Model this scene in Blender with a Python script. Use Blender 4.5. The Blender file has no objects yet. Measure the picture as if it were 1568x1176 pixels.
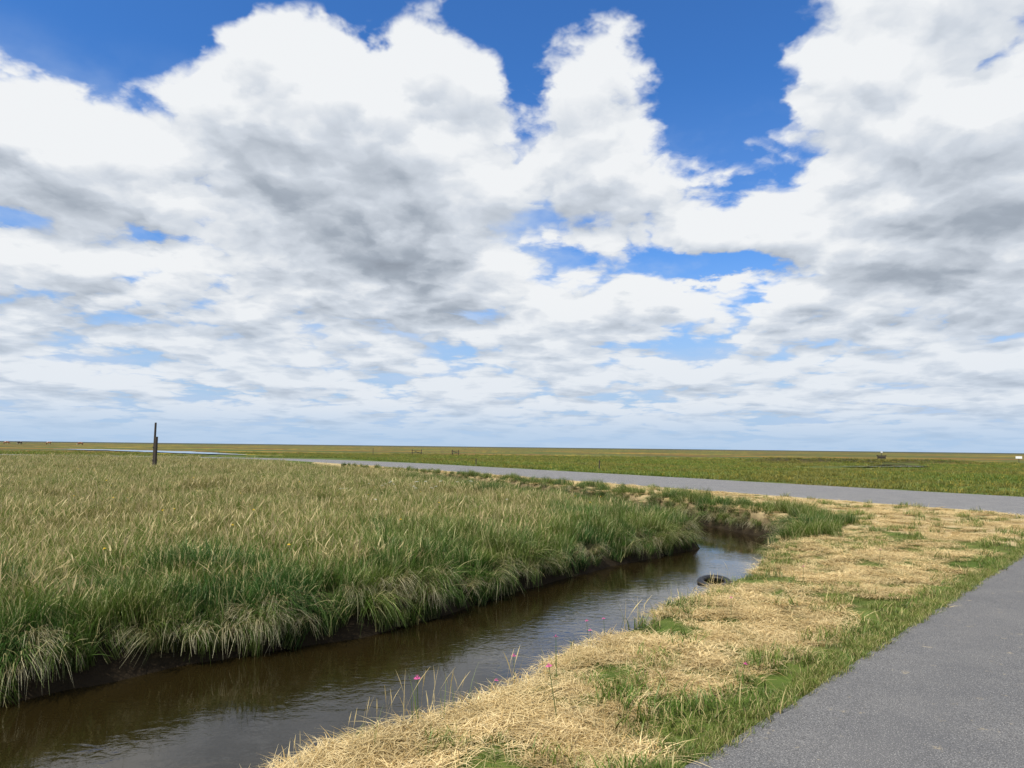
import bpy, bmesh, math, numpy as np
from mathutils import Vector, Matrix, Euler
rng=np.random.default_rng(7)
scene=bpy.context.scene
scene.view_settings.view_transform='Standard'
scene.view_settings.look='None'
scene.view_settings.exposure=0

# ------------------------------------------------------------------ node helpers
class NB:
    def __init__(s,tree): s.t=tree; s.n=tree.nodes; s.l=tree.links
    def new(s,typ,**kw):
        n=s.n.new(typ)
        for k,v in kw.items(): setattr(n,k,v)
        return n
    def put(s,sock,v):
        if v is None: return
        if isinstance(v,bpy.types.NodeSocket): s.l.new(v,sock)
        elif isinstance(v,(tuple,list)) and sock.type=='RGBA' and len(v)==3: sock.default_value=(*v,1)
        else: sock.default_value=v
    def m(s,op,a,b=None,c=None,clamp=False):
        n=s.new('ShaderNodeMath',operation=op); n.use_clamp=clamp
        s.put(n.inputs[0],a); s.put(n.inputs[1],b)
        if c is not None: s.put(n.inputs[2],c)
        return n.outputs[0]
    def v(s,op,a,b=None,c=None):
        n=s.new('ShaderNodeVectorMath',operation=op)
        s.put(n.inputs[0],a); s.put(n.inputs[1],b)
        if c is not None: s.put(n.inputs[2],c)
        return n.outputs['Value'] if op in('DOT_PRODUCT','LENGTH','DISTANCE') else n.outputs[0]
    def mix(s,f,a,b,blend='MIX'):
        n=s.new('ShaderNodeMix',data_type='RGBA',blend_type=blend); n.clamp_factor=True
        s.put(n.inputs[0],f); s.put(n.inputs[6],a); s.put(n.inputs[7],b); return n.outputs[2]
    def ss(s,x,a,b,lo=0.,hi=1.):
        n=s.new('ShaderNodeMapRange',interpolation_type='SMOOTHSTEP')
        s.put(n.inputs[0],x); s.put(n.inputs[1],a); s.put(n.inputs[2],b); s.put(n.inputs[3],lo); s.put(n.inputs[4],hi)
        return n.outputs[0]
    def noise(s,vec,scale,detail=4,rough=.5,dist=0.,col=False,lac=2.,dim='3D'):
        n=s.new('ShaderNodeTexNoise',noise_dimensions=dim); s.put(n.inputs['Vector'],vec)
        n.inputs['Scale'].default_value=scale; n.inputs['Detail'].default_value=detail
        n.inputs['Roughness'].default_value=rough; n.inputs['Distortion'].default_value=dist
        n.inputs['Lacunarity'].default_value=lac
        return n.outputs['Color'] if col else n.outputs[0]
    def comb(s,x,y,z):
        n=s.new('ShaderNodeCombineXYZ'); s.put(n.inputs[0],x); s.put(n.inputs[1],y); s.put(n.inputs[2],z); return n.outputs[0]
    def sep(s,v):
        n=s.new('ShaderNodeSeparateXYZ'); s.put(n.inputs[0],v); return n.outputs
def material(name):
    m=bpy.data.materials.new(name); m.use_nodes=True; m.node_tree.nodes.clear()
    b=NB(m.node_tree); out=b.new('ShaderNodeOutputMaterial'); return m,b,out
def principled(b,col,rough=.8,spec=.3,normal=None):
    p=b.new('ShaderNodeBsdfPrincipled'); b.put(p.inputs['Base Color'],col); b.put(p.inputs['Roughness'],rough)
    p.inputs['Specular IOR Level'].default_value=spec
    if normal is not None: b.l.new(normal,p.inputs['Normal'])
    return p
def bump(b,h,strength,dist):
    n=b.new('ShaderNodeBump'); n.inputs['Strength'].default_value=strength; n.inputs['Distance'].default_value=dist
    b.l.new(h,n.inputs['Height']); return n.outputs[0]
def pos(b): return b.new('ShaderNodeNewGeometry').outputs['Position']

# ------------------------------------------------------------------ camera
cam=bpy.data.cameras.new('camera'); cam.sensor_width=36; cam.lens=25.26; cam.clip_end=20000; cam.clip_start=.05
co=bpy.data.objects.new('camera',cam); scene.collection.objects.link(co)
co.matrix_world=Matrix.Translation((0,0,1.65))@Matrix.Rotation(math.radians(95),4,'X')@Matrix.Rotation(math.radians(.69),4,'Z')
scene.camera=co

# ------------------------------------------------------------------ sun
SAZ,SEL=math.radians(-135),math.radians(52)
sv=Vector((math.sin(SAZ)*math.cos(SEL),math.cos(SAZ)*math.cos(SEL),math.sin(SEL)))
sl=bpy.data.lights.new('sun','SUN'); sl.energy=5.0; sl.angle=math.radians(.5); sl.color=(1,.95,.87)
so=bpy.data.objects.new('sun',sl); scene.collection.objects.link(so); so.rotation_euler=sv.to_track_quat('Z','Y').to_euler(); so.location=(0,0,50)

# ------------------------------------------------------------------ world: Nishita + cumulus field
w=bpy.data.worlds.new('World'); scene.world=w; w.use_nodes=True; w.node_tree.nodes.clear()
w.cycles.sampling_method='NONE'
b=NB(w.node_tree)
sky=b.new('ShaderNodeTexSky',sky_type='NISHITA'); sky.sun_disc=False; sky.sun_elevation=SEL; sky.sun_rotation=SAZ
sky.air_density=1.0; sky.dust_density=.6; sky.ozone_density=2.5
d=b.v('NORMALIZE',b.new('ShaderNodeTexCoord').outputs['Generated'])
# (azimuth deg, elevation deg, half-width, half-height, amount)
BL=[(-17,22,8.5,6,.50),(-25,25.5,4,3,.45),(-18.5,27.5,4,3,.42),(-6.5,25,5.2,4.4,.50),(-12,17,10,4.5,.28),(6.6,27,3.9,4.8,.62),(5,20,6,4,.18),
    (31,26,7.2,9,.50),(25.5,24,3,3,.25),(33,15,9,6,.20),(20,17,8,2.8,.22),(-34,19.5,7,2.6,.50),
    (-33,26.5,7.5,4.4,-.85),(-26,31.5,5,1.6,-.5),(-12,30.8,3.8,3.0,-.70),(0.5,30.0,1.9,3.4,-.65),(13.5,32.5,5,2.6,-.45),(-6,36,26,3.6,-.70),
    (16.5,27,4.3,4.3,-.90),(1.8,17.4,4.0,2.4,-.50),(16,13.8,4.8,1.0,-.80),(-27,14.4,2.2,.7,-.50),(-36,15.5,2.6,.6,-.35),(16,20.5,5,1.6,-.25)]
GR=[(-9.5,14.4,5.5,2.4,.60),(-17,17.5,7,2.8,.20),(-31,8.4,8,1.0,.42),(-4,10.0,4,1.1,.32),(35,14.5,5,3.0,.30),(26,8.8,7,1.0,.24),(-12,7.2,5,.7,.24),(12,18,6,1.6,.10)]
x,y,z=b.sep(d)
zc=b.m('MAXIMUM',z,0.)
rh=b.m('SQRT',b.m('SUBTRACT',1.0001,b.m('MULTIPLY',z,z)))
az=b.m('MULTIPLY',b.m('ARCTAN2',x,y),57.2958); EL=b.m('MULTIPLY',b.m('ARCTAN2',z,rh),57.2958)
def proj(zz):
    g=b.m('POWER',b.m('MULTIPLY_ADD',zz,1.7,.12),-.66)
    return b.comb(b.m('MULTIPLY',x,g),b.m('MULTIPLY',y,g),0.)
Q=proj(zc)
WP=b.v('SUBTRACT',b.noise(Q,3.4,6,.62,col=True,dim='2D'),(.5,.5,.5))
WA=b.v('MULTIPLY_ADD',WP,(8,7,0),b.comb(az,EL,0.))
def blobs(lst,shift):
    acc=None
    for (a,e,ra,re,am) in lst:
        t=b.v('MULTIPLY_ADD',WA,(1/ra,1/re,0),(-a/ra,(shift-e)/re,0))
        g=b.m('POWER',.45,b.v('DOT_PRODUCT',t,t))
        acc=b.m('MULTIPLY_ADD',g,am,acc if acc is not None else 0.)
    return acc
def tex(q,det,detv):
    q=b.v('MULTIPLY_ADD',WP,(.12,.12,0),q)
    vo=b.new('ShaderNodeTexVoronoi',feature='F1',voronoi_dimensions='2D'); b.l.new(q,vo.inputs['Vector'])
    vo.inputs['Scale'].default_value=7.0; vo.inputs['Detail'].default_value=detv; vo.inputs['Roughness'].default_value=.55; vo.normalize=True
    s=b.m('MULTIPLY',b.m('SUBTRACT',b.noise(q,3.4,det,.54,dim='2D'),.5),2.0)
    return b.m('MULTIPLY_ADD',b.m('SUBTRACT',.36,vo.outputs['Distance']),1.25,s)
T0=tex(Q,9,3)
Q1=proj(b.m('MULTIPLY_ADD',zc,1.09,.012))
T1=tex(Q1,5,2)
cov=b.ss(EL,27,14,.06,.20)
B0=b.m('ADD',blobs(BL,0),cov); B1=b.m('ADD',blobs(BL,2.4),cov)
D0=b.m('ADD',B0,T0); D1=b.m('ADD',B1,T1)
G=blobs(GR,0)
alpha=b.ss(D0,-.12,.20)
veil=b.ss(b.noise(Q,1.8,6,.6,dim='2D'),.36,.64,0.05,.8)
veil=b.m('MULTIPLY',veil,b.ss(EL,28,20))
rel=b.m('MULTIPLY',b.m('SUBTRACT',D0,D1),.36)
thick=b.ss(D1,.1,1.3)
L=b.m('SUBTRACT',.94,b.m('MULTIPLY',thick,.19))
L=b.m('ADD',L,rel)
L=b.m('SUBTRACT',L,b.m('MULTIPLY',G,.60))
L=b.m('MAXIMUM',b.m('MINIMUM',L,1.0),.12)
cc=b.new('ShaderNodeValToRGB'); b.l.new(L,cc.inputs[0]); r=cc.color_ramp
r.elements[0].position=0; r.elements[0].color=(.20,.23,.28,1)
r.elements[1].position=1; r.elements[1].color=(.88,.90,.92,1)
e=r.elements.new(.5); e.color=(.37,.42,.49,1); e=r.elements.new(.8); e.color=(.64,.69,.76,1)
cloud=b.v('MULTIPLY',cc.outputs[0],(10,10,10))
cloud=b.mix(b.ss(EL,13,3,0,.30),cloud,(5.4,6.6,8.2))
tint=b.v('MULTIPLY',sky.outputs[0],(.50,1.06,1.72))
haze=b.v('MULTIPLY',b.comb(.43,.59,.80),(10,10,10))
s0=b.mix(b.ss(EL,17,2.,0.,.95),tint,haze)
s1=b.mix(veil,s0,(5.2,6.4,8.4))
s2=b.mix(alpha,s1,cloud)
s3=b.mix(b.ss(EL,4.0,.2,0.,.85),s2,haze)
bg=b.new('ShaderNodeBackground'); bg.inputs[1].default_value=.1; b.l.new(s3,bg.inputs[0])
wo=b.new('ShaderNodeOutputWorld'); b.l.new(bg.outputs[0],wo.inputs[0])

# ------------------------------------------------------------------ land layout (metres)
LP=np.array([(-60,-9),(-30,-2),(-14,2.2),(-9,4.0),(-6,5.4),(-4.34,6.3),(-3.5,7.2),(-2.67,7.9),(-1.69,8.65),(-.7,9.9),(.0,11.2),(.77,12.3),(2.14,14.1),(3.5,15.6),(4.35,16.6),(4.5,17.6),(4.2,18.9),(3.4,21),(1.9,25.2),(-.2,29.8),(-6.4,42),(-13.3,51.5),(-22,65.5),(-33,71.5),(-60,74),(-130,78)])
RP=np.array([(-60,-14),(-30,-7),(-14,-2.6),(-8,-.2),(-4.5,1.9),(-2.6,3.2),(-1.6,4.05),(-.95,4.75),(-.3,5.65),(.55,6.95),(1.2,7.85),(2.05,9.1),(2.95,10.5),(3.9,12.0),(5.0,14.3),(6.0,16.3),(6.7,17.4),(6.6,18.6),(5.7,21.5),(4.1,26),(2.0,30.6),(-4,43),(-11,52.8),(-19.5,67.5),(-32,74.3),(-60,77),(-130,81)])
POLY=np.vstack([LP,RP[::-1]])
CR1=np.array([(-38,103),(-45,109),(-53,118),(-61,128),(-73,138),(-92,150)],float); CW1=[.5,2.5,4,5,4.5,3]
CR2=np.array([(30,72),(34,73),(38,75.5),(41,76),(45,81),(44,86),(49,90)],float); CW2=[.1,.8,1.5,1.9,2.4,1.5,.2]
def near(P,x,y):
    best=np.full(x.shape,1e9); bx=np.zeros_like(x); by=np.zeros_like(x)
    for i in range(len(P)-1):
        ax,ay=P[i]; dx,dy=P[i+1]-P[i]
        t=np.clip(((x-ax)*dx+(y-ay)*dy)/(dx*dx+dy*dy),0,1)
        cx=ax+t*dx; cy=ay+t*dy; dd=np.hypot(x-cx,y-cy); k=dd<best
        best=np.where(k,dd,best); bx=np.where(k,cx,bx); by=np.where(k,cy,by)
    return best,bx-x,by-y
def inside(P,x,y):
    c=np.zeros(x.shape,bool); n=len(P)
    for i in range(n):
        x1,y1=P[i]; x2,y2=P[(i+1)%n]
        if y1==y2: continue
        k=((y1>y)!=(y2>y))&(x<(x2-x1)*(y-y1)/(y2-y1)+x1); c^=k
    return c
def h2(i,j,s): 
    v=np.sin(i*127.1+j*311.7+s*74.7)*43758.5453; return v-np.floor(v)
def vn(x,y,s=0):
    i=np.floor(x); j=np.floor(y); u=x-i; v=y-j; u=u*u*(3-2*u); v=v*v*(3-2*v)
    return (h2(i,j,s)*(1-u)+h2(i+1,j,s)*u)*(1-v)+(h2(i,j+1,s)*(1-u)+h2(i+1,j+1,s)*u)*v
def fb(x,y,f,s=0,o=4):
    r=0;a=.5;t=0
    for k in range(o): r=r+a*vn(x*f,y*f,s+k*7); t+=a; f*=2.03; a*=.5
    return r/t
def sm(t): t=np.clip(t,0,1); return t*t*(3-2*t)
PN=math.hypot(1,1.077)
def pathd(x,y): return (2.865+1.077*x-y)/PN          # >0 : on the path side of its left edge
ROAD=np.array([(44,-18),(32,0),(16.7,23.2),(3,44),(-11.7,65.5),(-22.5,78),(-34,83.5),(-60,86),(-130,90)],float)
RW=[4.2,4.2,4.2,4.1,3.9,3.0,2.4,2.2,2.2]
def info(x,y):
    dl,lx,ly=near(LP,x,y); dr,rx,ry=near(RP,x,y); ins=inside(POLY,x,y); rd,_,_=near(ROAD,x,y)
    return dl,dr,ins,rd,(lx,ly),(rx,ry)
def height(x,y,I=None):
    dl,dr,ins,rd,_,_=I or info(x,y)
    jit=(fb(x,y,1.7,3)-.5)*.35
    left=(dl<dr)
    pd=pathd(x,y)
    flat=np.minimum(sm((rd-4.6)/3),sm((-pd-.05)/.8)+ (pd>4.2)*sm((pd-4.2)/1.5))
    bumpy=((fb(x,y,.9,11)-.5)*.16+(fb(x,y,4,12,3)-.5)*.05)
    zl=-.68+.50*sm((dl+jit*.5+.05)/.42)+.06*sm(dl/4)+bumpy
    bw=np.where(y<14,.75,.55)
    zr=-.68+.66*sm((dr+jit+.1)/bw)
    zr=zr+bumpy*np.minimum(flat,sm(dr/.8))
    zi=-.68-.5*sm(np.minimum(dl,dr)/.9)
    z=np.where(ins,zi,np.where(left,zl,zr))
    z=z+.55*np.exp(-((y-94-(x-45)*.10)/3.0)**2)*sm((x-28)/6)*sm((66-x)/8)*(.6+.8*fb(x,y,.15,5))
    z=np.where((~left)&(~ins)&(flat<.02),0.,z)
    return z

# ------------------------------------------------------------------ ground sheet
N=760
t=np.linspace(-1,1,N)
xs=5*np.sinh(t*7.6); ys=10+5*np.sinh(t*7.6)
X,Y=np.meshgrid(xs,ys); X=X.ravel(); Y=Y.ravel()
I=info(X,Y); Z=height(X,Y,I)
dl,dr,ins,rd,_,_=I; pd=pathd(X,Y)
left=dl<dr
straw=(~left)&(~ins)&(pd<0)&(rd<12)&(X*.835+Y*.55<23.5)&(X>-18)
mesh=bpy.data.meshes.new('ground')
mesh.vertices.add(N*N); mesh.vertices.foreach_set('co',np.stack([X,Y,Z],1).ravel().astype(np.float32))
idx=np.arange(N*N).reshape(N,N); q=np.stack([idx[:-1,:-1],idx[:-1,1:],idx[1:,1:],idx[1:,:-1]],-1).reshape(-1,4)
mesh.loops.add(q.size); mesh.loops.foreach_set('vertex_index',q.ravel().astype(np.int32))
mesh.polygons.add(len(q)); mesh.polygons.foreach_set('loop_start',(np.arange(len(q))*4).astype(np.int32)); mesh.polygons.foreach_set('loop_total',np.full(len(q),4,np.int32))
mesh.update(calc_edges=True); mesh.polygons.foreach_set('use_smooth',np.ones(len(q),bool))
def fattr(me,name,vals,typ='FLOAT'):
    a=me.attributes.new(name,typ,'POINT')
    if typ=='FLOAT_VECTOR': a.data.foreach_set('vector',np.asarray(vals,np.float32).ravel())
    elif typ=='INT': a.data.foreach_set('value',np.asarray(vals,np.int32))
    else: a.data.foreach_set('value',np.asarray(vals,np.float32))
fattr(mesh,'straw',straw.astype(float)); 
dn=np.minimum(dl,dr)
fattr(mesh,'mud',np.where(ins,1,1-sm((dn-.1)/.5)))
fattr(mesh,'meadow',(left&~ins).astype(float))
ridge=np.exp(-((Y-93-(X-45)*.10)/2.6)**2)*sm((X-28)/6)*sm((66-X)/8)
fattr(mesh,'ridge',ridge)
fattr(mesh,'grit',np.exp(-(((X-14.6)/1.1)**2+((Y-19.0)/1.3)**2)))
ground=bpy.data.objects.new('ground',mesh); scene.collection.objects.link(ground)
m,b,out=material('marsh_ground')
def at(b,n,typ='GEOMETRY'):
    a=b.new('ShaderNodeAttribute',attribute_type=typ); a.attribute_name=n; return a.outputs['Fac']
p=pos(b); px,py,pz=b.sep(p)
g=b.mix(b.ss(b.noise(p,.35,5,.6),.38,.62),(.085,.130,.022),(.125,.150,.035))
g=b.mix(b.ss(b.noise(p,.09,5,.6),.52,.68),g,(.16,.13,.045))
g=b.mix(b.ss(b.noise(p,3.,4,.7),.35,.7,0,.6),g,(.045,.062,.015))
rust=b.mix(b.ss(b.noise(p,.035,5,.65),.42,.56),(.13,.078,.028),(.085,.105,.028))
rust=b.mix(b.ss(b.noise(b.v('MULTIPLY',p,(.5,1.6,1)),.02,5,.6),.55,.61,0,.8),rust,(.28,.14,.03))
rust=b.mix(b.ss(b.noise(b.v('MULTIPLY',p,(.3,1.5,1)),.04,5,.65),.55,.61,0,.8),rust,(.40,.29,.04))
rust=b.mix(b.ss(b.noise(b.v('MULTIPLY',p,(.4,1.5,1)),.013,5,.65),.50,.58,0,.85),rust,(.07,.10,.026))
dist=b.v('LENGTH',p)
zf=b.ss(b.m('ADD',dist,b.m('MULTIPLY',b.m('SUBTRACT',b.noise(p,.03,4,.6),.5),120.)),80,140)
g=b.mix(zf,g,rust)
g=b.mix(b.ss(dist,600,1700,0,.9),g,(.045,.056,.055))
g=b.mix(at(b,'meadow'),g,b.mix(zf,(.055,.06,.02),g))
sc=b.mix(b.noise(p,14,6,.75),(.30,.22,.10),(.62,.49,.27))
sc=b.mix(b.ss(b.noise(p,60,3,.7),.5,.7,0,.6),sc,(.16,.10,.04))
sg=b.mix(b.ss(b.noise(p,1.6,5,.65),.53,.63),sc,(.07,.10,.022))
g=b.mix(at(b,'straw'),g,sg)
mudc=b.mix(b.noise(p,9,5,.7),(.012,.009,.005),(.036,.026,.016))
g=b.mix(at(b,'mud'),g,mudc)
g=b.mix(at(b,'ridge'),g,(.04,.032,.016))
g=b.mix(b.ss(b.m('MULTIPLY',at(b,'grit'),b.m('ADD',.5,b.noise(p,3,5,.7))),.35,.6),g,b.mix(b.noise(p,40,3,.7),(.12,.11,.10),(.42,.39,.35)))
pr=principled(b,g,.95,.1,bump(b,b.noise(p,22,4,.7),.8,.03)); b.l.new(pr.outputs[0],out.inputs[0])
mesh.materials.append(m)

# ------------------------------------------------------------------ water
def sheet(name,pts,z,mat):
    me=bpy.data.meshes.new(name); bm=bmesh.new(); vs=[bm.verts.new((x,y,z)) for x,y in pts]
    f=bm.faces.new(vs); bm.normal_update()
    if f.normal.z<0: f.normal_flip()
    bm.to_mesh(me); bm.free(); o=bpy.data.objects.new(name,me); scene.collection.objects.link(o); me.materials.append(mat); return o
wm,b,out=material('canal_water')
p=pos(b)
body=b.mix(b.noise(p,.5,3,.6),(.010,.007,.0025),(.020,.014,.004))
hgt=b.m('ADD',b.noise(b.v('MULTIPLY',p,(1,1.6,1)),5.,3,.55,.6),b.m('MULTIPLY',b.noise(p,16,3,.5),.35))
calm=b.ss(b.noise(p,.8,3,.5),.35,.65,.2,1.)
bn=b.new('ShaderNodeBump'); bn.inputs['Distance'].default_value=.02; b.l.new(hgt,bn.inputs['Height']); b.l.new(b.m('MULTIPLY',calm,.28),bn.inputs['Strength'])
pr=principled(b,body,.02,.5,bn.outputs[0]); pr.inputs['IOR'].default_value=1.45; b.l.new(pr.outputs[0],out.inputs[0])
sheet('canal_water',[(-140,-30),(40,-30),(40,100),(-140,100)],-.6,wm)
pw,b,out=material('creek_water')
p=pos(b); pr=principled(b,(.03,.028,.022),.05,.5,bump(b,b.noise(p,3,3,.5),.06,.02)); pr.inputs['IOR'].default_value=1.6; b.l.new(pr.outputs[0],out.inputs[0])
def creek(name,cl,wd):
    L_=[];R_=[]
    tt=np.linspace(0,len(cl)-1,60)
    cx=np.interp(tt,range(len(cl)),cl[:,0]); cy=np.interp(tt,range(len(cl)),cl[:,1]); ww=np.interp(tt,range(len(cl)),wd)
    for i in range(60):
        j=min(i+1,59);k=max(i-1,0); dx,dy=cx[j]-cx[k],cy[j]-cy[k]; l=math.hypot(dx,dy)
        a=ww[i]*(.6+.8*rng.random()); c=ww[i]*(.6+.8*rng.random())
        L_.append((cx[i]-dy/l*a,cy[i]+dx/l*a)); R_.append((cx[i]+dy/l*c,cy[i]-dx/l*c))
    return sheet(name,L_+R_[::-1],.10,pw)
creek('tidal_creek',CR1,CW1); creek('tidal_creek',CR2,CW2)

# ------------------------------------------------------------------ asphalt
def asphalt(name,g):
    am,b,out=material(name)
    p=pos(b)
    c=b.mix(b.ss(b.noise(p,1.3,5,.65),.3,.7),(.80,.81,.83),(1.1,1.09,1.07))
    c=b.mix(b.ss(b.noise(p,150,2,.7),.35,.7),(.35,.35,.36),c)
    vo=b.new('ShaderNodeTexVoronoi'); vo.inputs['Scale'].default_value=75; b.l.new(p,vo.inputs['Vector'])
    c=b.mix(b.ss(vo.outputs['Distance'],.30,.12,0,.75),c,(1.9,1.85,1.75))
    c=b.mix(b.ss(b.noise(p,7,4,.8),.63,.69,0,.5),c,(1.7,1.45,1.0))
    c=b.v('MULTIPLY',c,(g,g*.98,g*.95))
    pr=principled(b,c,.9,.2,bump(b,b.m('ADD',b.noise(p,110,2,.7),vo.outputs['Distance']),.6,.006)); b.l.new(pr.outputs[0],out.inputs[0]); return am
def strip(name,cl,hw,z,am,step=.35,jit=.05):
    cl=np.array(cl,float); seg=np.hypot(*np.diff(cl,axis=0).T); S=np.r_[0,np.cumsum(seg)]
    s=np.arange(0,S[-1],step); x=np.interp(s,S,cl[:,0]); y=np.interp(s,S,cl[:,1]); h=np.interp(s,S,hw)
    k=max(3,int(6/step)); ker=np.ones(k)/k
    xp=np.convolve(np.pad(x,k,'edge'),ker,'same')[k:-k]; yp=np.convolve(np.pad(y,k,'edge'),ker,'same')[k:-k]
    if len(cl)>2: x,y=xp[k:-k],yp[k:-k]; h=h[k:-k]
    dx=np.gradient(x);dy=np.gradient(y);l=np.hypot(dx,dy);nx,ny=-dy/l,dx/l
    n=len(x); fr=np.arange(n)*step
    jl=(fb(fr,fr*0,1.1,21)-.5)*jit*2; jr=(fb(fr,fr*0,1.1,31)-.5)*jit*2
    bm=bmesh.new(); rows=[]
    for i in range(n):
        a=h[i]+jl[i]; c_=h[i]+jr[i]
        rows.append([bm.verts.new((x[i]+nx[i]*o,y[i]+ny[i]*o,z+dz)) for o,dz in((a+.03,-.03),(a,0),(0,.015),(-c_,0),(-c_-.03,-.03))])
    for i in range(n-1):
        for j in range(4): 
            f=bm.faces.new((rows[i][j],rows[i+1][j],rows[i+1][j+1],rows[i][j+1])); f.normal_update()
            if f.normal.z<0: f.normal_flip()
    me=bpy.data.meshes.new(name); bm.to_mesh(me); bm.free(); me.materials.append(am)
    o=bpy.data.objects.new(name,me); scene.collection.objects.link(o); return o
strip('asphalt_road',ROAD,RW,.014,asphalt('road_asphalt',.28),.6,.12)
dv=np.array([1,1.077])/PN; nv=np.array([1.077,-1])/PN
p0=np.array([0,2.865])+nv*2.05
strip('asphalt_path',[p0-dv*30,p0+dv*24],[2.05,2.05],.022,asphalt('path_asphalt',.215),.15,.05)

# ------------------------------------------------------------------ grass material + clumps
def grass_mat(name,root,mid,tip,alt,altp,patch,pscale=.5,pamt=.7,trans=.35,lo=.45,patch2=None,p2=.5,p2s=.12):
    m,b,out=material(name); h=at(b,'hgt'); k=at(b,'kind'); p=pos(b)
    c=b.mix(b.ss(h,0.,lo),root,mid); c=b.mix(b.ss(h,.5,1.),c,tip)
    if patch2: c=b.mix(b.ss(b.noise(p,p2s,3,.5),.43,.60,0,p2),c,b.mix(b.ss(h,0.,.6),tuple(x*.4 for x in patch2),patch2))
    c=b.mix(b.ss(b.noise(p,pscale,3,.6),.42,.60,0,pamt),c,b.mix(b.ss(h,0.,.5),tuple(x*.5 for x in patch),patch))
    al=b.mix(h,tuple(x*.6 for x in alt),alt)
    c=b.mix(b.ss(k,1-altp-.02,1-altp+.02),c,al)
    rnd=b.new('ShaderNodeObjectInfo').outputs['Random']
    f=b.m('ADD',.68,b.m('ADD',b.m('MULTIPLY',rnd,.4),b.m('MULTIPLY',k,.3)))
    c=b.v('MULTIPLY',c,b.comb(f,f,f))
    pr=b.new('ShaderNodeBsdfDiffuse'); b.l.new(c,pr.inputs[0])
    tr=b.new('ShaderNodeBsdfTranslucent'); b.l.new(c,tr.inputs[0])
    mx=b.new('ShaderNodeMixShader'); mx.inputs[0].default_value=trans
    b.l.new(pr.outputs[0],mx.inputs[1]); b.l.new(tr.outputs[0],mx.inputs[2])
    gl=b.new('ShaderNodeBsdfGlossy'); gl.inputs['Roughness'].default_value=.45; gl.inputs['Color'].default_value=(.8,.85,.6,1)
    m2=b.new('ShaderNodeMixShader'); m2.inputs[0].default_value=.03
    b.l.new(mx.outputs[0],m2.inputs[1]); b.l.new(gl.outputs[0],m2.inputs[2]); b.l.new(m2.outputs[0],out.inputs[0]); return m
def clump(name,mat,n,rad,h0,h1,w,lean,droop,seg=3,wind=(0,0),headp=0.,zoff=0.):
    r=rad*np.sqrt(rng.random(n)); a=rng.random(n)*6.283
    bx,by=r*np.cos(a),r*np.sin(a); H=h0+(h1-h0)*rng.random(n)**.8
    th=rng.random(n)*6.283; ln=lean*(.2+rng.random(n)); dx=np.cos(th)*ln+wind[0]; dy=np.sin(th)*ln+wind[1]
    wa=th+1.57+rng.normal(0,.5,n); head=rng.random(n)<headp; kind=rng.random(n); kind=np.where(head,.99,kind*.97)
    T=np.linspace(0,1,seg+1); V=[];HH=[]
    dr_=droop*(.4+rng.random(n))
    ww=w*(.6+.8*rng.random(n))
    for t in T:
        cx=bx+dx*H*(t*.35+t*t*.65); cy=by+dy*H*(t*.35+t*t*.65); cz=H*(t-dr_*t**3)+zoff
        wt=np.where(head,np.where(t>.99,.3,np.where(t>.7,1.7,.35)),(1-t**1.6)*.92+.08)*ww*.5
        V+= [np.stack([cx-np.cos(wa)*wt,cy-np.sin(wa)*wt,cz],1),np.stack([cx+np.cos(wa)*wt,cy+np.sin(wa)*wt,cz],1)]
        HH+=[np.full(n,t)]*2
    V=np.stack(V,1).reshape(-1,3); HH=np.stack(HH,1).ravel(); K=np.repeat(kind,2*(seg+1))
    base=np.arange(n)[:,None]*(2*(seg+1)); F=[]
    for s in range(seg):
        F.append(np.stack([base[:,0]+2*s,base[:,0]+2*s+1,base[:,0]+2*s+3,base[:,0]+2*s+2],1))
    F=np.concatenate(F)
    me=bpy.data.meshes.new(name); me.vertices.add(len(V)); me.vertices.foreach_set('co',V.ravel().astype(np.float32))
    me.loops.add(F.size); me.loops.foreach_set('vertex_index',F.ravel().astype(np.int32))
    me.polygons.add(len(F)); me.polygons.foreach_set('loop_start',(np.arange(len(F))*4).astype(np.int32)); me.polygons.foreach_set('loop_total',np.full(len(F),4,np.int32))
    me.update(calc_edges=True); fattr(me,'hgt',HH); fattr(me,'kind',K); me.materials.append(mat)
    return bpy.data.objects.new(name,me)
def collect(name,obs):
    c=bpy.data.collections.new(name)
    for o in obs: c.objects.link(o)
    return c
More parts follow.
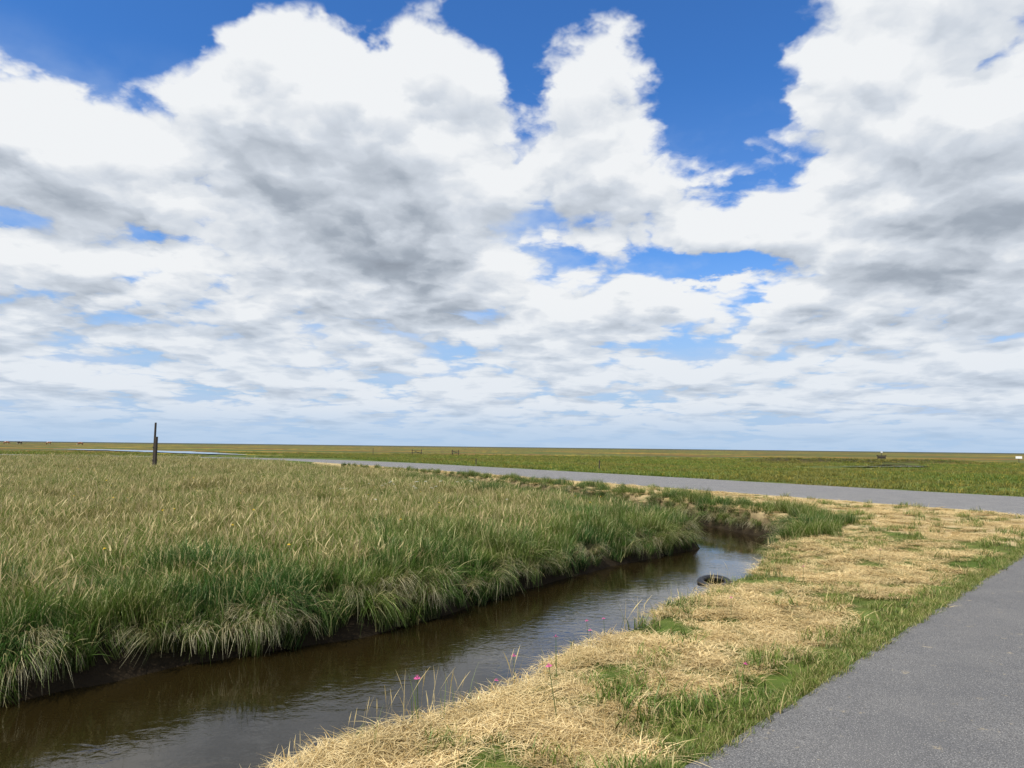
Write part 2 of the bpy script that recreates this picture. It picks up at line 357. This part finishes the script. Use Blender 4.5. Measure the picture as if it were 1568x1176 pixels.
def scatter(name,col,x,y,z,rotz,scale,tilt=.12):
    n=len(x); me=bpy.data.meshes.new(name); me.vertices.add(n); me.vertices.foreach_set('co',np.stack([x,y,z],1).ravel().astype(np.float32))
    fattr(me,'rot',np.stack([rng.normal(0,tilt,n),rng.normal(0,tilt,n),rotz],1),'FLOAT_VECTOR')
    sc=np.asarray(scale); sc=np.stack([sc,sc,sc*(.8+.4*rng.random(n))],1) if sc.ndim==1 else sc
    fattr(me,'scl',sc,'FLOAT_VECTOR'); fattr(me,'idx',rng.integers(0,len(col.objects),n),'INT')
    o=bpy.data.objects.new(name,me); scene.collection.objects.link(o); print(name,n)
    ng=bpy.data.node_groups.new(name+'_scatter','GeometryNodeTree')
    ng.interface.new_socket('Geometry',in_out='INPUT',socket_type='NodeSocketGeometry'); ng.interface.new_socket('Geometry',in_out='OUTPUT',socket_type='NodeSocketGeometry')
    gi=ng.nodes.new('NodeGroupInput'); go=ng.nodes.new('NodeGroupOutput'); ci=ng.nodes.new('GeometryNodeCollectionInfo'); ip=ng.nodes.new('GeometryNodeInstanceOnPoints')
    ci.inputs['Collection'].default_value=col; ci.inputs['Separate Children'].default_value=True; ci.inputs['Reset Children'].default_value=True
    ip.inputs['Pick Instance'].default_value=True
    def na(nm,t):
        q=ng.nodes.new('GeometryNodeInputNamedAttribute'); q.data_type=t; q.inputs['Name'].default_value=nm; return q.outputs['Attribute']
    lk=ng.links.new; lk(gi.outputs[0],ip.inputs['Points']); lk(ci.outputs[0],ip.inputs['Instance'])
    lk(na('idx','INT'),ip.inputs['Instance Index']); lk(na('rot','FLOAT_VECTOR'),ip.inputs['Rotation']); lk(na('scl','FLOAT_VECTOR'),ip.inputs['Scale'])
    lk(ip.outputs[0],go.inputs[0]); md=o.modifiers.new('scatter','NODES'); md.node_group=ng; return o
def polar(n,r0,r1,a0,a1,pw=1.):
    r=r0+(r1-r0)*rng.random(n)**pw; a=np.radians(a0+(a1-a0)*rng.random(n)); return r*np.sin(a),r*np.cos(a),r

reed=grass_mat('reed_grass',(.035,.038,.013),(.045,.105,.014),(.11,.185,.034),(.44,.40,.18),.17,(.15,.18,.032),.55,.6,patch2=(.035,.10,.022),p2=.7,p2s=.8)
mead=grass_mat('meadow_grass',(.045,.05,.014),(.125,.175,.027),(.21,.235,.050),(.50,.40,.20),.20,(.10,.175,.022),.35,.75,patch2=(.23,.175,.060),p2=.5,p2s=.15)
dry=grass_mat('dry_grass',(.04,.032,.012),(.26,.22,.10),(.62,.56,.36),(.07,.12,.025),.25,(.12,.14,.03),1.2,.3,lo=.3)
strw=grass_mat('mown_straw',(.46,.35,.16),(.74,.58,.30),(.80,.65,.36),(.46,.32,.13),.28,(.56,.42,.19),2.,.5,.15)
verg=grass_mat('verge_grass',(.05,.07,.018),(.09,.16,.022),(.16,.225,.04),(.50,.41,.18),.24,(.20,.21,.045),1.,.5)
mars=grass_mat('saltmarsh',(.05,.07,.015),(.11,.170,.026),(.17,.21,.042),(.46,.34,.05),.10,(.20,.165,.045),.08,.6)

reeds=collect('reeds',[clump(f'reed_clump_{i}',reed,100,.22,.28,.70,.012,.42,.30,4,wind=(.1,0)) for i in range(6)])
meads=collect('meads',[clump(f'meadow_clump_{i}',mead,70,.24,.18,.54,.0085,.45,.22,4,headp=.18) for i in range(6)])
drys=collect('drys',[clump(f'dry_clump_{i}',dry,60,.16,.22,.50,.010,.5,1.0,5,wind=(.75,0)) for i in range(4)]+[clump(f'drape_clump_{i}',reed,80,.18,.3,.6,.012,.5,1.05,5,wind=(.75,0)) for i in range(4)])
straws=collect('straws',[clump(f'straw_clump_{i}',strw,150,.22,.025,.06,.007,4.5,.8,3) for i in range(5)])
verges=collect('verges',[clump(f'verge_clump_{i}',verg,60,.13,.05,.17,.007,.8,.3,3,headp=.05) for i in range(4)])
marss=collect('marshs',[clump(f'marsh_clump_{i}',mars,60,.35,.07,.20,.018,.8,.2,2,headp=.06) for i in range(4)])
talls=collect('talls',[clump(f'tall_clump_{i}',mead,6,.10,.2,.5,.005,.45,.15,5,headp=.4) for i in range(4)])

# reeds along the meadow bank and far bank
x,y,r=polar(60000,4.5,60,-66,35,1.2); dl,dr,ins,rd,_,_=I=info(x,y); L_=dl<dr
nz=fb(x,y,.5,41); wdt=.9+1.9*nz*(x>-6)+.2
k=(~ins)&(L_&(dl>.06)&(dl<wdt*1.5)&(rng.random(len(x))<.55*sm((wdt*1.5-dl)/1.3)) | (~L_)&(y>13.8)&(dr>.12)&(dr<.9+.9*nz)&(rd>5.5)&(rng.random(len(x))<.45))
x,y,r=x[k],y[k],r[k]; I=info(x,y); z=height(x,y,I); L_=I[0]<I[1]
s=(.3+1.1*fb(x,y,1.2,44))*np.where(L_,1,.68)*(.78+.22*sm(np.minimum(I[0],I[1])/.8))
scatter('reed_grass',reeds,x,y,z-.02,rng.random(len(x))*6.28,s,.24)
# grass hanging over the water
x,y,r=polar(60000,4.5,34,-66,35,1.3); dl,dr,ins,rd,(lx,ly),(rx,ry)=I=info(x,y); L_=dl<dr
k=(~ins)&(np.minimum(dl,dr)<.36)&(np.minimum(dl,dr)>.07)&(L_|(y>13.5))&(rng.random(len(x))<.15+.9*sm((fb(x,y,1.5,77)-.40)/.22))
x,y=x[k],y[k]; ang=np.arctan2(np.where(L_,ly,ry),np.where(L_,lx,rx))[k]+rng.normal(0,.6,k.sum())
z=height(x,y); scatter('dry_bank_grass',drys,x,y,np.maximum(z,-.36)+.02,ang,.35+.65*rng.random(len(x)),.2)
# tall meadow
x,y,r=polar(60000,5,85,-68,32,.9); dl,dr,ins,rd,_,_=I=info(x,y)
k=(dl<dr)&(~ins)&(dl>.9)&(rd>4); x,y,r=x[k],y[k],r[k]; z=height(x,y)
scatter('meadow_grass',meads,x,y,z-.02,rng.random(len(x))*6.28,(.4+1.0*fb(x,y,.8,51))*(1+r*.005),.28)
# mown straw
x,y,r=polar(30000,2.5,60,-50,50,1.1); dl,dr,ins,rd,_,_=I=info(x,y); pd=pathd(x,y)
reg=(~ins)&(dr<dl)&(pd<-.10)&(x*.835+y*.55<22.2)
gn=fb(x,y,1.3,61); edge=sm(1-(-pd-.1)/.7)
k=reg&(dr>.30+.35*(gn-.5))&(gn+edge*.35<.60)&((x-14.6)**2+(y-19)**2>1.6); xs_,ys_,rr=x[k],y[k],r[k]
scatter('mown_straw',straws,xs_,ys_,height(xs_,ys_)+.008,rng.random(len(xs_))*6.28,(.5+.45*rng.random(len(xs_)))*(1+rr*.012),.08)
k=reg&((gn+edge*.35>.54)|((dr<.75)&(y>6.5))|(dr<.45))&(dr>.05)&(rng.random(len(x))<.75); xs_,ys_,rr=x[k],y[k],r[k]
scatter('verge_grass',verges,xs_,ys_,height(xs_,ys_)-.01,rng.random(len(xs_))*6.28,(.35+.8*rng.random(len(xs_))**1.5)*(1+rr*.012))
# path edge tufts
n=1500; tt=rng.random(n)*20-2; off=-np.abs(rng.normal(0,.09,n))+.02; x=tt*dv[0]+0+nv[0]*off; y=2.865+tt*dv[1]+nv[1]*off
scatter('path_edge_grass',verges,x,y,height(x,y),rng.random(n)*6.28,.25+.4*rng.random(n))
# tall stalks by the near bank
x,y,r=polar(3000,3,14,-40,30); dl,dr,ins,rd,_,_=info(x,y); k=(~ins)&(dr<dl)&(dr<.6)&(dr>.1)&(rng.random(len(x))<np.where(y<7,.5,.3))
x,y=x[k],y[k]; scatter('tall_grass_stalks',talls,x,y,height(x,y),rng.random(len(x))*6.28,.4+.65*rng.random(len(x)))
# salt marsh beyond the road
x,y,r=polar(45000,22,150,-50,52,.75); dl,dr,ins,rd,_,_=info(x,y)
k=(~ins)&(dr<dl)&((x*.835+y*.55>31.3)|((y>90)&(x<-15))); k&=(rd>4.6)&(rng.random(len(x))<sm((150-r)/60))
x,y,r=x[k],y[k],r[k]
def incr(x,y):
    o=np.zeros(x.shape,bool)
    for sft in(0,.02,.04,.06,.08): 
        a,_,_=near(CR1,x*(1+sft),y*(1+sft)); c,_,_=near(CR2,x*(1+sft),y*(1+sft)); o|=(a<5.5)|(c<1.8)
    return o
k=~incr(x,y); x,y,r=x[k],y[k],r[k]
scatter('salt_marsh_vegetation',marss,x,y,height(x,y)-.02,rng.random(len(x))*6.28,(.6+.7*fb(x,y,.2,71))*(1+r*.004))

# ------------------------------------------------------------------ flowers, gravel
def simple_mat(name,col,rough=.6,nscale=8,var=.3):
    m,b,out=material(name); p=b.new('ShaderNodeTexCoord').outputs['Object']
    c=b.mix(b.noise(p,nscale,5,.65),tuple(x*(1-var) for x in col),tuple(min(1,x*(1+var)) for x in col))
    pr=principled(b,c,rough,.3,bump(b,b.noise(p,nscale*3,4,.6),.3,.01)); b.l.new(pr.outputs[0],out.inputs[0]); return m
stem=simple_mat('flower_stem',(.08,.13,.03))
def flower(name,col,hr,H,umbel=False):
    bm=bmesh.new(); mt=simple_mat(name+'_petals',col,.6)
    for s in range(3):
        a0=s*2.094;a1=a0+2.094
        f=bm.faces.new([bm.verts.new(v) for v in((.003*math.cos(a0),.003*math.sin(a0),0),(.003*math.cos(a1),.003*math.sin(a1),0),(.002*math.cos(a1)+.01,.002*math.sin(a1),H),(.002*math.cos(a0)+.01,.002*math.sin(a0),H))])
    heads=[(.01,0,H,hr)] if not umbel else [(.01+hr*math.cos(i*2.4)*math.sqrt(i/14),hr*math.sin(i*2.4)*math.sqrt(i/14),H+.01*rng.random(),hr*.28) for i in range(14)]
    for hx,hy,hz,rr in heads:
        n0=len(bm.faces)
        for i in range(9 if not umbel else 5):
            a=i*6.283/(9 if not umbel else 5)
            for up in ((.55,.25),(.15,.9)):
                c,s_=math.cos(a),math.sin(a); c2,s2=math.cos(a+.5),math.sin(a+.5)
                bm.faces.new([bm.verts.new((hx,hy,hz)),bm.verts.new((hx+c*rr*up[0]*1.4,hy+s_*rr*up[0]*1.4,hz+rr*up[1]*.5)),bm.verts.new((hx+(c+c2)*rr*.55*(1-up[1]*.5),hy+(s_+s2)*rr*.55*(1-up[1]*.5),hz+rr*up[1])),bm.verts.new((hx+c2*rr*up[0]*1.4,hy+s2*rr*up[0]*1.4,hz+rr*up[1]*.5))])
        bm.faces.ensure_lookup_table()
        for f in bm.faces[n0:]: f.material_index=1
    me=bpy.data.meshes.new(name); bm.to_mesh(me); bm.free(); me.materials.append(stem); me.materials.append(mt); return bpy.data.objects.new(name,me)
fy=collect('fy',[flower('yellow_head',(.75,.5,.02),.022,.5)]); fp=collect('fp',[flower('pink_head',(.62,.10,.30),.019,.24)]); fw=collect('fw',[flower('white_head',(.75,.75,.68),.06,.62,True)])
x,y,r=polar(900,6,60,-50,20); dl,dr,ins,_,_,_=info(x,y); k=(dl<dr)&~ins&(dl>1)&(rng.random(900)<.22); x,y=x[k],y[k]
scatter('yellow_wildflowers',fy,x,y,height(x,y)-.02,x*0,.8+.5*rng.random(len(x)))
x=np.array([.85,.70,-.12,.05,.35,1.5,2.2,.3,3.6,5.3,.75,-.55]); y=np.array([6.5,6.45,5.4,5.5,5.4,4.9,7.3,4.6,9.0,10.5,6.7,4.6]); scatter('pink_clover_flowers',fp,x,y,height(x,y)+.02,x*0,.8+.5*rng.random(len(x)))
x=rng.normal(-3.2,1.3,24); y=rng.normal(24,2.2,24); scatter('white_wildflowers',fw,x,y,height(x,y)-.02,x*0,.6+.4*rng.random(24))
bm=bmesh.new(); bmesh.ops.create_icosphere(bm,subdivisions=2,radius=.02)
for v in bm.verts: v.co*=.75+.5*rng.random(); v.co.z*=.7
sme=bpy.data.meshes.new('stone'); bm.to_mesh(sme); bm.free(); sme.materials.append(simple_mat('gravel_stone',(.32,.30,.27),.9,30,.4))
gs=collect('gs',[bpy.data.objects.new('stone',sme)])
x=rng.normal(14.5,.7,500); y=rng.normal(18.8,.8,500); k=(pathd(x,y)<-.02); x,y=x[k],y[k]
scatter('gravel',gs,x,y,height(x,y)+.008,rng.random(len(x))*6,.4+.9*rng.random(len(x)),.5)

# ------------------------------------------------------------------ objects
wood=simple_mat('weathered_wood',(.055,.045,.037),.9,6,.5)
def box(bm,c,s,rz=0,rx=0,ry=0,mi=0,taper=1.):
    M=Matrix.Translation(c)@Euler((rx,ry,rz)).to_matrix().to_4x4()
    r_=bmesh.ops.create_cube(bm,size=1,matrix=Matrix.Identity(4)); vs=r_['verts']
    for v in vs:
        k=taper if v.co.z>0 else 1
        v.co=M@Vector((v.co.x*s[0]*k,v.co.y*s[1]*k,v.co.z*s[2]))
    fs={f for v in vs for f in v.link_faces}
    for f in fs: f.material_index=mi
    es={e for v in vs for e in v.link_edges}
    bmesh.ops.bevel(bm,geom=list(es),offset=min(s)*.12,segments=1,affect='EDGES')
def cyl(bm,c,r,h,n=10,mi=0,r2=None):
    rr=bmesh.ops.create_cone(bm,cap_ends=True,segments=n,radius1=r,radius2=r if r2 is None else r2,depth=h,matrix=Matrix.Translation(c))
    for f in {f for v in rr['verts'] for f in v.link_faces}: f.material_index=mi
def obj(name,bm,mats,loc,rz=0):
    me=bpy.data.meshes.new(name); bm.to_mesh(me); bm.free()
    for m_ in mats: me.materials.append(m_)
    o=bpy.data.objects.new(name,me); o.location=loc; o.rotation_euler=(0,0,rz); scene.collection.objects.link(o); return o
H=lambda x,y: float(height(np.array([float(x)]),np.array([float(y)]))[0])
bm=bmesh.new(); cyl(bm,(-.05,0,1.45),.075,3.15,12,0,.06); cyl(bm,(.10,-.10,1.02),.095,2.25,12,0,.085); box(bm,(.02,-.05,1.5),(.30,.10,.06)); box(bm,(.02,-.05,.7),(.30,.10,.06))
obj('wooden_post',bm,[wood],(-22.2,45,H(-22.2,45)))
def hurdle(x,y,w_,rz):
    bm=bmesh.new()
    for sx in(-.5,.5): box(bm,(sx*w_,0,.5),(.10,.10,1.1))
    for zz in(.45,.8): box(bm,(0,-.075,zz),(w_+.3,.05,.08))
    box(bm,(0,.075,.6),(w_*1.05,.04,.07),ry=.3)
    obj('wooden_fence',bm,[wood],(x,y,H(x,y)),rz)
hurdle(-16.6,127,1.6,.1); hurdle(-9.8,127,1.2,-.3)
for x,y,h in((6.6,54,.75),(-22,115,1.2),(60,70,.6),(-3,62,.6)):
    bm=bmesh.new(); cyl(bm,(0,0,h/2),.045,h,8,0,.04); cyl(bm,(0,0,h+.03),.03,.06,8,0,.01); obj('fence_post',bm,[wood],(x,y,H(x,y)))
white=simple_mat('white_paint',(.75,.75,.73),.5,6,.08)
bm=bmesh.new(); 
for sx in(-.9,.9): box(bm,(sx,0,.3),(.15,.15,1.2))
box(bm,(0,0,.8),(2.4,.18,.12)); box(bm,(0,0,.4),(1.7,.08,.5)); cyl(bm,(0,0,1.2),.05,1.0,8); box(bm,(0,-.08,1.55),(.45,.05,.4),mi=1)
obj('sluice_gate',bm,[wood,white],(78,152,H(78,152)),.2)
bm=bmesh.new(); cyl(bm,(0,0,.5),.05,1.0,8); box(bm,(0,-.07,.9),(.9,.04,.4),mi=1); obj('information_sign',bm,[wood,white],(83,118,H(83,118)),-.4)

rub,b,out=material('tyre_rubber'); p=b.new('ShaderNodeTexCoord').outputs['Object']
pr=principled(b,b.mix(b.ss(b.noise(p,9,5,.7),.5,.7),(.012,.012,.013),(.04,.036,.028)),.45,.5,bump(b,b.noise(p,40,4,.6),.4,.005)); b.l.new(pr.outputs[0],out.inputs[0])
prof=[(.20,-.07),(.215,-.095),(.26,-.11),(.31,-.10),(.33,-.08),(.335,-.03),(.335,.03),(.33,.08),(.31,.10),(.26,.11),(.215,.095),(.20,.07),(.215,.055),(.30,.05),(.30,-.05),(.215,-.055)]
bm=bmesh.new(); NS=56; rings=[]
for i in range(NS):
    a=i*2*math.pi/NS; lug=.010 if i%2 else 0.
    rings.append([bm.verts.new(((r_+(lug if r_>.325 else 0))*math.cos(a),(r_+(lug if r_>.325 else 0))*math.sin(a),z_)) for r_,z_ in prof])
for i in range(NS):
    A=rings[i];B=rings[(i+1)%NS]
    for j in range(len(prof)): bm.faces.new((A[j],B[j],B[(j+1)%len(prof)],A[(j+1)%len(prof)]))
bmesh.ops.recalc_face_normals(bm,faces=bm.faces)
ty=obj('car_tyre',bm,[rub],(3.45,12.35,-.620)); ty.rotation_euler=(math.radians(8),math.radians(-7),.4); ty.scale=(.82,.82,.8)

def cow(x,y,rz,col,graze=True):
    V=[(0,0,1.12),(.45,0,1.15),(.85,0,1.10),(-.45,0,1.13),(-.9,0,1.16),(1.15,0,1.08 if graze else 1.3),(1.45,0,.72 if graze else 1.55),(1.62,0,.36 if graze else 1.5),(1.72,0,.16 if graze else 1.38),
       (-1.1,0,1.1),(-1.16,0,.6)]
    R=[.42,.40,.34,.42,.34,.22,.17,.14,.09,.05,.04]
    E=[(0,1),(1,2),(0,3),(3,4),(2,5),(5,6),(6,7),(7,8),(4,9),(9,10)]
    for sx,fr in((-.22,1),(.22,1),(-.22,0),(.22,0)):
        n=len(V)
        if fr: V+=[(.72,sx,.80),(.70,sx,.45),(.72,sx,.04)]; R+=[.16,.09,.07]; E+=[(2,n),(n,n+1),(n+1,n+2)]
        else: V+=[(-.80,sx,.82),(-.92,sx,.48),(-.84,sx,.04)]; R+=[.19,.10,.07]; E+=[(4,n),(n,n+1),(n+1,n+2)]
    for sx in(-.2,.2):
        n=len(V); V+=[(V[7][0]-.05,sx,V[7][2]+.12)]; R+=[.05]; E+=[(7,n)]
    me=bpy.data.meshes.new('cow'); me.from_pydata(V,E,[]); o=bpy.data.objects.new('cow',me); scene.collection.objects.link(o)
    md=o.modifiers.new('skin','SKIN'); md.use_smooth_shade=True
    for i,v in enumerate(me.skin_vertices[0].data): v.radius=(R[i],R[i]); v.use_root=(i==0)
    o.modifiers.new('sub','SUBSURF').levels=1; o.modifiers['sub'].render_levels=2
    m_,b,out=material('cow_coat'); p=b.new('ShaderNodeTexCoord').outputs['Object']
    pr=principled(b,b.mix(b.ss(b.noise(p,1.4,2,.5),.55,.58),col,(.6,.56,.5)),.8,.2); b.l.new(pr.outputs[0],out.inputs[0]); me.materials.append(m_)
    o.location=(x,y,H(x,y)-.02); o.rotation_euler=(0,0,rz)
for a in((-245,350,.3,(.22,.10,.05),True),(-237,348,2.9,(.03,.025,.02),True),(-222,346,.1,(.25,.12,.06),False),(-206,345,3.3,(.2,.09,.05),True)): cow(*a)
print('done')
